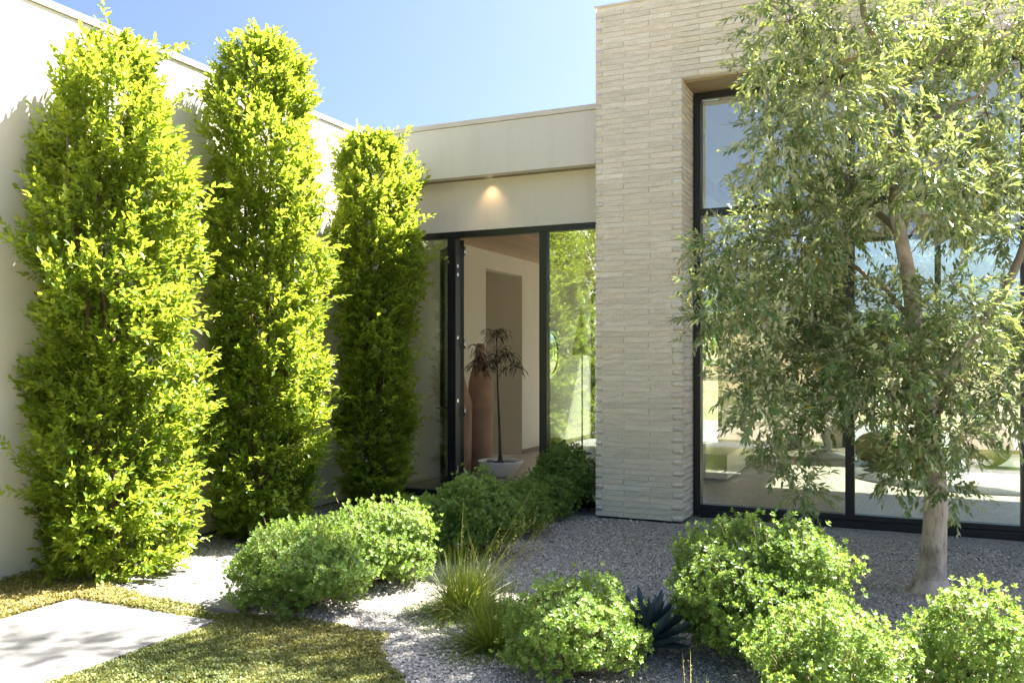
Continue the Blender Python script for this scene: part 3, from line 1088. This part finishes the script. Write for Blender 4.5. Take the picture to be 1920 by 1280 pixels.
# ------------------------------------------------------------------ ficus columns against the wall
def ficus(name, base, prof, d, seed, label, n=1900, xhalf=0.46):
    """prof: (photo v, left u, right u) of the outline, read at distance d"""
    r = np.random.default_rng(seed)
    t = thing(name, label, 'tree', base, 'clipped ficus columns along the white wall')
    bx, by = base[0], base[1]
    zs = np.array([EYE + (HV - p[0]) / F_PX * d for p in prof])[::-1]
    zs = zs * (1 - .14 / zs[-1])              # sprigs reach above the outline
    uc = CU + F_PX * (CT * bx + ST * by) / (-ST * bx + CT * by)
    lw = np.array([(uc - p[1]) / F_PX * d for p in prof])[::-1]
    rw = np.array([(p[2] - uc) / F_PX * d for p in prof])[::-1]
    z = r.uniform(zs[0], zs[-1], n)
    # more sprigs where the column is wide
    wz = np.interp(z, zs, lw + rw)
    z = z[r.uniform(0, (lw + rw).max(), n) < wz * 1.05 + .15]
    n = len(z)
    q = r.uniform(0, 2 * math.pi, n)
    ry = np.where(np.sin(q) > 0, np.interp(z, zs, rw), np.interp(z, zs, lw)) * 0.93
    wm = np.interp(z, zs, (lw + rw) / 2)
    rx = np.minimum(xhalf, wm * 0.8)
    lump = 1 + 0.2 * np.sin(q * 2 + z * 4.1 + seed) + 0.17 * np.sin(q * 4 - z * 7.3 + seed * 2) + 0.07 * np.sin(z * 13 + q * 2)
    rad = np.clip(1 - np.abs(r.normal(0, 0.24, n)), 0.15, 1) * np.clip(lump, .6, 1.2) - 0.10
    ax = np.cos(q) * rx * rad
    ay = np.sin(q) * ry * rad
    ax = np.where(bx + ax < WALL_X + .06, WALL_X + .06 - bx, ax)
    hol = np.sin(q * 3 + z * 6.1 + seed * 1.7) + np.sin(q * 5 - z * 9.0 + seed) + np.sin(z * 15 + q * 4)
    ok = ~((hol < -1.35) & (rad > .62) & (r.uniform(0, 1, n) < .8))
    z, q, ry, rx, rad, ax, ay = [k[ok] for k in (z, q, ry, rx, rad, ax, ay)]
    n = len(z)
    P = np.stack([ax, ay, z], -1)
    nz = np.interp(z, zs, np.gradient(lw + rw, zs)) * -0.6
    D = np.stack([np.cos(q) / rx * .4, np.sin(q) / np.maximum(ry, .1) * .4, 0.75 + np.clip(nz, -.3, 1.5)], -1) + r.normal(0, .4, (n, 3))
    ks = r.choice(n, 110, replace=False)
    ks = ks[(rad[ks] > .6) & (np.cos(q[ks]) > -.5)]
    SP, SD = [], []
    sd_ = unit(np.stack([np.cos(q[ks]), np.sin(q[ks]), r.uniform(.3, 1.5, len(ks))], -1))
    for f in (.06, .15, .24):
        SP.append(P[ks] + sd_ * f)
        SD.append(sd_ + r.normal(0, .25, sd_.shape))
    P = np.concatenate([P] + SP)
    D = np.concatenate([D] + SD)
    V, Fc, T, M = sprigs(P, D, 10, 0.16, 0.060, 0.031, 0.62, T_OVAL, lambda m: np.clip(r.normal(.5, .22, m), 0, 1), 0.05, r)
    V[:, 0] = np.maximum(V[:, 0], WALL_X + .012 - bx)
    obj('crown', mesh_np('crown', V, Fc, [M_FICUS, M_TWIG], T, M), t)
    mb = MB()
    for k in range(4):
        qx, qy = r.uniform(-.1, .1), r.uniform(-.22, .22)
        pts = [(qx * f * 2.2, qy * (.3 + f * 2.4), zs[-1] * .8 * f) for f in np.linspace(0, 1, 9)]
        pts = [(p[0] + r.normal(0, .02), p[1] + r.normal(0, .03), p[2]) for p in pts]
        mb.tube(pts, list(np.linspace(.032, .008, 9)), 7)
    mb.build('trunk', M_STEM, t)
    # side branches
    k = r.choice(n, 130, replace=False)
    B = P[k]
    A = B * np.array([.25, .4, 1]) - np.array([0, 0, .22])
    A[:, 2] = np.maximum(A[:, 2], .05)
    v, f, tt = stems(A, B, .008)
    obj('branches', mesh_np('branches', v, f, [M_STEM]), t, 'stuff')
    return t


ficus('ficus_column', (-5.46, 4.72, 0), [(40, 235, 262), (75, 140, 275), (150, 80, 300), (300, 72, 352), (450, 66, 398), (560, 42, 408), (640, 70, 395), (720, 72, 372), (800, 70, 428), (900, 66, 412), (1000, 66, 385), (1060, 70, 330), (1080, 130, 300)],
      6.5, 1, 'widest leafy ficus column against the white wall, closest to the lawn', 5800)
ficus('ficus_column', (-5.38, 6.30, 0), [(35, 478, 500), (80, 425, 545), (160, 385, 585), (250, 368, 618), (400, 392, 606), (540, 400, 640), (640, 402, 622), (800, 398, 628), (920, 380, 622), (990, 400, 600), (1015, 440, 560)],
      7.85, 2, 'tallest ficus column, the middle one of three along the white wall', 6100, .5)
ficus('ficus_column', (-5.30, 7.98, 0), [(238, 672, 720), (270, 650, 765), (330, 632, 812), (420, 612, 806), (520, 622, 790), (600, 635, 768), (700, 640, 778), (820, 640, 772), (900, 640, 765), (950, 660, 735)],
      9.45, 3, 'narrowest ficus column in the corner beside the entrance glass', 5600, .5)


ficus('ficus_column', (-5.44, 2.5, 0), [(-330, -430, -350), (-200, -520, -260), (0, -580, -230), (400, -580, -215), (800, -580, -210), (1100, -550, -220), (1230, -500, -250)],
      4.55, 4, 'ficus column outside the picture, mirrored in the narrow side glass', 2600)


# ------------------------------------------------------------------ globe bushes
def bush(u, vb, rpx, vtop, label, seed, depth=None, tb=0.5, sq=1.0, n=None):
    r = np.random.default_rng(100 + seed)
    d = EYE * F_PX / (vb - HV)
    c = at_depth(u, vb, d)
    rad = rpx / F_PX * d
    top = EYE - (vtop - HV) / F_PX * d
    t = thing('globe_bush', label, 'bush', (c.x, c.y, 0), 'clipped globe bushes')
    h = top * 0.5
    n = n or int(3700 * (rad / .4) ** 1.7 * max(.8, top / .6))
    cosv = r.uniform(-.75, 1, n)
    q = r.uniform(0, 6.28, n)
    s = np.sqrt(1 - cosv ** 2)
    Nn = np.stack([s * np.cos(q), s * np.sin(q), cosv], -1)
    lump = 1 + .13 * np.sin(q * 2 + cosv * 4 + seed * 1.9) + .09 * np.sin(q * 5 - cosv * 6 + seed * 3) + .07 * np.sin(cosv * 11 + q * 4 + seed)
    shell = np.where(r.uniform(0, 1, n) < .6, r.normal(.98, .05, n), r.uniform(.5, .95, n))
    P = Nn * np.array([rad * sq, rad * sq, h * 1.04]) * (lump * shell * .93)[:, None] + np.array([0, 0, h])
    # single shoots stand proud of the clipped surface
    sh = r.choice(n, n // 14, replace=False)
    P[sh] += (unit(Nn[sh] + np.array([0, 0, .6])) * r.uniform(.02, .075, (len(sh), 1)))
    P[:, 2] = np.maximum(P[:, 2], .012 + r.uniform(0, .03, n))
    D = unit(Nn + np.array([0, 0, .55]) + r.normal(0, .32, (n, 3)))
    parts = []
    A = unit(np.cross(D, r.normal(size=(n, 3))))
    B = np.cross(D, A)
    ph = r.uniform(0, 6.28, n)
    tb_ = np.clip(r.normal(tb, .17, n), 0, 1)
    for k in range(10):
        ring = k // 5
        qq = ph + k * 1.2566 + ring * .63
        sp = .85 - .42 * ring
        dirn = D * (1 - sp * .65) + (A * np.cos(qq)[:, None] + B * np.sin(qq)[:, None]) * sp + r.normal(0, .1, (n, 3))
        L = r.uniform(.017, .029, n) * (1 - .18 * ring)
        v, f, tt = leaf_arrays(P + D * (.008 * ring), dirn, D, L, L * .55, np.clip(tb_ + .12 * ring + r.normal(0, .07, n), 0, 1), T_SPOON)
        parts.append((v, f, tt, 0))
    v, f, tt = stems(P - D * .06, P, .0016)
    parts.append((v, f, tt, 1))
    V, Fc, T, M = merge(parts)
    V[:, 2] = np.maximum(V[:, 2], .004)
    obj('foliage', mesh_np('foliage', V, Fc, [M_BUSH, M_TWIG], T, M), t)
    k = r.choice(n, 60, replace=False)
    Bp = P[k] * .93
    Ap = np.stack([r.normal(0, .02, 60), r.normal(0, .02, 60), np.zeros(60)], -1)
    v, f, tt = stems(Ap, Bp, .007)
    obj('stem', mesh_np('stem', v, f, [M_STEM]), t)
    return c


bush(565, 1140, 126, 985, 'round green bush beside the concrete slabs, first of the row along the path', 1)
bush(717, 1090, 101, 946, 'sunlit yellow-green bush, second of the row along the path', 2, tb=.62)
bush(800, 1044, 72, 936, 'small sunlit bush tucked behind the second bush of the path row', 3, tb=.6)
bush(890, 1040, 84, 893, 'shaded bush in mid-row, right behind the tall grass stalks', 4, tb=.66)
bush(968, 1000, 66, 905, 'shaded bush in the row just below the white bowl planter', 5, tb=.66)
bush(1022, 972, 56, 896, 'shaded bush between the planter and the last bush of the row', 6, tb=.66)
bush(1060, 960, 62, 838, 'last and tallest bush of the row, touching the brick pier', 7, tb=.6)
bush(1075, 1262, 128, 1092, 'low globe bush between the grass clumps and the dark agave', 8, tb=.55)
bush(1428, 1235, 170, 985, 'largest globe bush, mostly in shade, standing before the big window', 9, tb=.45)
bush(1560, 1350, 138, 1145, 'brightly sunlit bush in front of the largest globe bush', 10, tb=.62)
bush(1828, 1350, 116, 1108, 'sunlit bush in front of the tree trunk, cut by the picture edge', 11, tb=.6)


# ------------------------------------------------------------------ ornamental grass clumps
def blades(n, r, ln, spread, width, tint, lean=(0, 0), base_r=.09, up=.9, segs=4):
    q = r.uniform(0, 6.28, n)
    br = base_r * np.sqrt(r.uniform(0, 1, n))
    P = np.stack([np.cos(q) * br, np.sin(q) * br, np.zeros(n)], -1)
    q2 = q + r.normal(0, .5, n)
    tilt = np.abs(r.normal(0, spread, n))
    D = np.stack([np.cos(q2) * np.sin(tilt) + lean[0], np.sin(q2) * np.sin(tilt) + lean[1], np.cos(tilt) * up], -1)
    D = unit(D)
    L = r.uniform(.55, 1.1, n) * ln
    droop = r.uniform(.15, .9, n) * ln
    side = unit(np.cross(D, np.tile([0.1, 0.2, 1.], (n, 1)) + r.normal(0, .3, (n, 3))))
    Vs = []
    for k in range(segs + 1):
        f = k / segs
        c = P + D * (L * f)[:, None] + np.array([0, 0, -1.]) * (droop * f * f * np.sin(tilt) * .9)[:, None]
        c[:, 2] = np.maximum(c[:, 2], .006)
        wv = width * (1 - f ** 2 * .92)
        Vs.append(c + side * wv)
        Vs.append(c - side * wv)
    V = np.stack(Vs, 1)
    k2 = 2 * (segs + 1)
    tri = []
    for k in range(segs):
        a = 2 * k
        tri += [[a, a + 1, a + 3], [a, a + 3, a + 2]]
    Fc = np.array(tri)[None] + (np.arange(n) * k2)[:, None, None]
    tt = np.clip(r.normal(tint, .2, n), 0, 1)
    return V.reshape(-1, 3), Fc.reshape(-1, 3), np.repeat(tt, k2)


def grass_clump(x, y, ln, n, label, seed, stalks=0, lean=(0, 0)):
    r = np.random.default_rng(300 + seed)
    t = thing('grass_clump', label, 'grass', (x, y, 0), 'ornamental grass clumps')
    v, f, tt = blades(n, r, ln, 1.2, .0023, .5, up=.7)
    obj('blades', mesh_np('blades', v, f, [M_GRASS], tt), t, 'stuff')
    if stalks:
        A, D = [], []
        v, f, tt = blades(stalks, r, ln * 2.1, .38, .002, .86, lean, .07)
        parts = [(v, f, tt, 0)]
        tips = v.reshape(stalks, -1, 3)[:, -4]
        for k in range(14):
            o_ = r.normal(0, .006, (stalks, 3)) + np.array([0, 0, -.012 * k])
            a, b, c = leaf_arrays(tips + o_, r.normal(0, 1, (stalks, 3)) + np.array([0, 0, 1.5]), r.normal(0, 1, (stalks, 3)), np.full(stalks, .014), np.full(stalks, .004), np.full(stalks, .97), T_SPOON)
            parts.append((a, b, c, 0))
        V, Fc, T, M = merge(parts)
        obj('seed_stalks', mesh_np('seed_stalks', V, Fc, [M_GRASS], T), t, 'stuff')


grass_clump(-2.60, 4.92, .46, 1900, 'green grass clump with long tan seed stalks leaning towards the gravel', 1, 46, (.45, .28))
grass_clump(-2.14, 4.42, .40, 1500, 'low green grass clump against the low globe bush', 2, 8, (-.2, -.1))
grass_clump(-.9, 4.0, .16, 40, 'sparse dry grass tuft on the gravel below the agave', 3, 4)
grass_clump(.35, 3.95, .2, 30, 'thin dry grass stems beside the sunlit corner bush', 4, 9)
grass_clump(1.2, 3.1, .42, 900, 'grass clump on the lawn edge mirrored in the big window', 5)


# ------------------------------------------------------------------ agave
def agave(x, y):
    t = thing('agave', 'dark blue-green agave rosette between two globe bushes', 'agave', (x, y, 0))
    r = random.Random(4)
    n = 42
    for i in range(n):
        f = i / n
        el = R(12 + 70 * f + r.uniform(-5, 5))
        az = i * 2.39996 + r.uniform(-.12, .12)
        ln = .295 * (0.8 + .3 * math.sin(math.pi * min(1, f * 1.1))) * r.uniform(.92, 1.08)
        wd = .030
        prof = [(0, .55), (.25, .9), (.5, 1), (.75, .68), (.92, .28), (1.0, .03)]
        vs, fs = [], []
        for (s, w_) in prof:
            bend = -.05 * s * s
            vs += [(s * ln, -wd * w_, .012 * w_ + bend * ln), (s * ln, 0, -.006 * w_ + bend * ln), (s * ln, wd * w_, .012 * w_ + bend * ln), (s * ln, 0, -.016 * w_ + bend * ln)]
        for k in range(len(prof) - 1):
            a, b = 4 * k, 4 * k + 4
            for e in range(4):
                g = (e + 1) % 4
                fs.append((a + e, a + g, b + g, b + e))
        fs.append((20, 21, 22, 23))
        m = bpy.data.meshes.new('leaf')
        m.from_pydata(vs, [], fs)
        m.materials.append(M_AGAVE)
        o = obj('leaf', m, t)
        o.rotation_euler = (0, -el, az)
        o.location = (.02 * math.cos(az), .02 * math.sin(az), .05 + .03 * f)
    MB().lathe([(.05, 0), (.06, .04), (.04, .09)], 16).build('core', M_AGAVE, t)


agave(-1.33, 4.66)


# ------------------------------------------------------------------ the grey-leaved tree by the window
def olive_tree():
    r = np.random.default_rng(42)
    d0 = 6.06
    bp = at_depth(1745, 1112, d0)
    base = Vector((bp.x, bp.y, 0))
    t = thing('olive_tree', 'slender olive tree with pale trunk and hanging grey-green foliage before the big window', 'tree', base)

    def rel(u, v, dd=0.0):
        return at_depth(u, v, d0 + dd) - base

    trunk = MB()
    path_ = [(1744, 1125), (1746, 1100), (1749, 1060), (1752, 1000), (1756, 940), (1752, 880), (1744, 810), (1733, 745), (1724, 680), (1716, 610), (1708, 545), (1696, 480), (1684, 420), (1676, 380)]
    rad = [.125, .102, .088, .08, .075, .072, .07, .066, .061, .057, .053, .048, .044, .041]
    trunk.tube([rel(u, v) for u, v in path_], rad, 14)
    trunk.build('trunk', M_BARK, t)
    limbs = [([(1676, 382, 0), (1680, 300, .05), (1664, 200, .1), (1645, 110, .1), (1620, 20, 0), (1600, -120, -.1), (1570, -330, -.1)], .045, .012),
             ([(1733, 740, 0), (1790, 680, .1), (1860, 580, .15), (1915, 480, .2), (1960, 360, .2), (1990, 200, .3)], .05, .014),
             ([(1716, 600, 0), (1660, 545, .1), (1590, 490, .2), (1500, 440, .3), (1420, 430, .3)], .022, .005),
             ([(1690, 450, 0), (1620, 370, .2), (1560, 300, .35), (1480, 240, .4), (1430, 160, .4)], .03, .008),
             ([(1664, 200, .1), (1740, 120, .2), (1820, 60, .3), (1900, -60, .3)], .018, .005),
             ([(1676, 300, .05), (1740, 230, -.1), (1830, 180, -.3), (1900, 120, -.3)], .017, .005),
             ([(1645, 110, .1), (1570, 60, .2), (1500, 20, .3), (1440, 0, .3)], .024, .007),
             ([(1600, -120, -.1), (1500, -260, .3), (1400, -380, .7)], .02, .007),
             ([(1600, -120, -.1), (1700, -300, .3), (1740, -450, .6)], .02, .007),
             ([(1724, 680, 0), (1650, 640, .1), (1560, 625, .2), (1480, 650, .2), (1440, 720, .2)], .018, .005),
             ([(1744, 800, 0), (1770, 740, -.3), (1800, 690, -.5), (1820, 740, -.6)], .022, .006),
             ([(1960, 360, .2), (1880, 300, .1), (1820, 330, 0)], .018, .006)]
    for pts, ra, rb in limbs:
        pp = [rel(u, v, dd) for u, v, dd in pts]
        out = []
        for i in range(len(pp) - 1):
            for k in range(3):
                f = k / 3
                out.append(pp[i].lerp(pp[i + 1], f) + Vector(r.normal(0, .014, 3)))
        out.append(pp[-1])
        MB().tube(out, list(np.linspace(ra, rb, len(out))), 8).build('limb', M_LIMB, t)
    CL = [(1480, 40, 95), (1600, 60, 120), (1740, 50, 120), (1880, 60, 120), (1440, 140, 70), (1550, 175, 120), (1690, 190, 100), (1850, 210, 130), (1450, 265, 75),
          (1480, 340, 85), (1600, 320, 110), (1740, 320, 100), (1880, 330, 100), (1410, 425, 70), (1350, 470, 55), (1500, 460, 95), (1580, 430, 60),
          (1390, 550, 80), (1480, 560, 100), (1580, 570, 90), (1810, 400, 60), (1890, 440, 50), (1690, 610, 95), (1800, 600, 95), (1890, 620, 90), (1450, 680, 75), (1550, 670, 90),
          (1430, 770, 55), (1470, 850, 45), (1500, 915, 26), (1410, 720, 50), (1640, 690, 90), (1740, 700, 85), (1840, 715, 75), (1690, 790, 60), (1780, 800, 55), (1680, 880, 34), (1780, 905, 36),
          (1890, 760, 50), (1330, 540, 35), (1520, 760, 60), (1600, 740, 55), (1320, 600, 26), (1730, 850, 40)]
    C, RR, NN = [], [], []
    for (u, v, rp) in CL:
        dd = r.uniform(-.55, .5)
        if 1640 < u < 1830 and v > 560:
            dd = r.uniform(-.5, -.2)
        C.append(np.array(rel(u, v, dd)))
        RR.append(rp / F_PX * d0)
        NN.append(int(18 + 94 * (rp / 100) ** 2))
    # crown above the picture: it throws the dappled shade on the path and lawn
    for k in range(19):
        q, rr_ = r.uniform(0, 6.28), 1.15 * math.sqrt(r.uniform(0, 1))
        z = r.uniform(4.5, 6.9)
        C.append(np.array([-.55 + rr_ * math.cos(q) - base.x, 7.05 + .75 * rr_ * math.sin(q) - base.y, z]))
        RR.append(r.uniform(.25, .4))
        NN.append(30)
    P = []
    D = []
    for c, R_, n in zip(C, RR, NN):
        g = unit(r.normal(size=(n, 3))) * (r.uniform(0, 1, (n, 1)) ** .45) * R_ * .85
        P.append(c + g)
        D.append(unit(g) * .75 + r.normal(0, .45, (n, 3)) + np.array([0, 0, -.25]))
    P, D = np.concatenate(P), np.concatenate(D)
    V, Fc, T, M = sprigs(P, D, 15, .20, .062, .023, .55, T_NARROW, lambda m: np.clip(r.normal(.45, .22, m), 0, 1), .10, r, .0018)
    keep_y = WIN_Y - .05 - base.y
    V[:, 1] = np.where(V[:, 2] < BTOP, np.minimum(V[:, 1], keep_y), V[:, 1])
    obj('crown', mesh_np('crown', V, Fc, [M_OLIVE, M_LIMB], T, M), t)
    # twigs tie every cluster to the nearest limb end
    k = r.choice(len(P), 420, replace=False)
    ci = np.repeat(np.arange(len(C)), NN)[k]
    v, f, tt = stems(np.array(C)[ci], P[k], .0035)
    obj('twigs', mesh_np('twigs', v, f, [M_LIMB]), t, 'stuff')
    # the ring of bare roots and stone at the foot
    obj('root_flare', MB().lathe([(.165, 0), (.155, .02), (.128, .05), (.11, .10)], 18).mesh('root_flare', M_BARK), t)


olive_tree()

# a few fallen leaves
for i, (u, v, lab) in enumerate([(258, 1103, 'reddish dry leaf on the slab edge nearest the lawn strip'), (336, 1079, 'dry leaf on the slab just under the widest ficus'),
                                 (360, 1102, 'dark dry leaf in the middle of the second slab'), (386, 1095, 'tan dry leaf on the slab towards the first round bush'),
                                 (407, 1055, 'dry leaf at the far shaded end of the second slab'), (1880, 1118, 'brown dry leaf on the gravel right of the tree trunk')]):
    d = EYE * F_PX / (v - HV)
    p = at_depth(u, v, d)
    q = random.uniform(0, 6.28)
    vs, fs, _ = leaf_arrays(np.array([[0, 0, 0.]]), np.array([[math.cos(q), math.sin(q), .12]]), np.array([[0, 0, 1.]]), np.array([.06]), np.array([.025]), np.array([.5]), T_OVAL)
    o = obj('fallen_leaf', mesh_np('fallen_leaf', vs, fs, [M_DRY]), loc=(p.x, p.y, .034 if i < 5 else .018))
    o['category'] = 'leaf'
    o['group'] = 'fallen dry leaves'
    o['label'] = lab


# ------------------------------------------------------------------ what the glass mirrors: woodland and planting behind the viewer
def woodland():
    r = np.random.default_rng(77)
    parts = []
    spots = []
    for k in range(70):
        a = r.uniform(R(-200), R(20))
        dist = r.uniform(34, 62)
        spots.append((math.cos(a) * dist, math.sin(a) * dist, r.uniform(5.0, 10.0), r.uniform(2.4, 4.4)))
    for k in range(26):
        a = r.uniform(R(30), R(150))
        dist = r.uniform(40, 70)
        spots.append((math.cos(a) * dist, 10 + math.sin(a) * dist, r.uniform(3.0, 5.0), r.uniform(2.0, 3.6)))
    for (x, y, h, rad) in spots:
        g0 = max(0, (math.hypot(x, y - 4) - 26) * .035)
        n = 420
        c = np.array([x, y, g0 + h * .55])
        g = unit(r.normal(size=(n, 3))) * (r.uniform(.3, 1, (n, 1)) ** .4) * np.array([rad, rad, h * .55]) * (1 + .2 * r.normal(size=(n, 1)))
        v, f, t = leaf_arrays(c + g, r.normal(size=(n, 3)), r.normal(size=(n, 3)) + np.array([0, 0, 1]), r.uniform(.5, 1.0, n), r.uniform(.3, .6, n), np.clip(r.normal(.45, .25, n), 0, 1), T_NARROW)
        parts.append((v, f, t, 0))
    V, Fc, T, M = merge(parts)
    obj('woodland', mesh_np('woodland', V, Fc, [M_WOODS], T), kind='stuff')


woodland()


def shrubbery():
    """low planting on the far side of the path, seen only as a mass in the glass"""
    r = np.random.default_rng(78)
    parts = []
    for (x, y, h) in [(-4.2, -3.6, .7), (-3.3, -4.8, .8), (-5.2, -6.0, 1.0), (-2.2, -6.5, .7), (-0.6, -5.2, .8), (1.2, -4.0, .7), (2.6, -5.6, .9), (4.2, -4.4, .8), (-4.0, -9.0, 1.2), (0.4, -9.5, 1.1), (3.4, -9.0, 1.2)]:
        n = 900
        g = unit(r.normal(size=(n, 3))) * (r.uniform(.3, 1, (n, 1)) ** .4) * np.array([h * .8, h * .8, h * .55])
        c = np.array([x, y, h * .5])
        P = c + g
        P[:, 2] = np.maximum(P[:, 2], .02)
        v, f, t = leaf_arrays(P, g + r.normal(0, .3, (n, 3)) + np.array([0, 0, .3]), r.normal(size=(n, 3)) + np.array([0, 0, 1]), r.uniform(.06, .13, n), r.uniform(.03, .06, n), np.clip(r.normal(.6, .25, n), 0, 1), T_NARROW)
        parts.append((v, f, t, 0))
    V, Fc, T, M = merge(parts)
    obj('shrubbery', mesh_np('shrubbery', V, Fc, [M_WOODS], T), kind='stuff')


shrubbery()
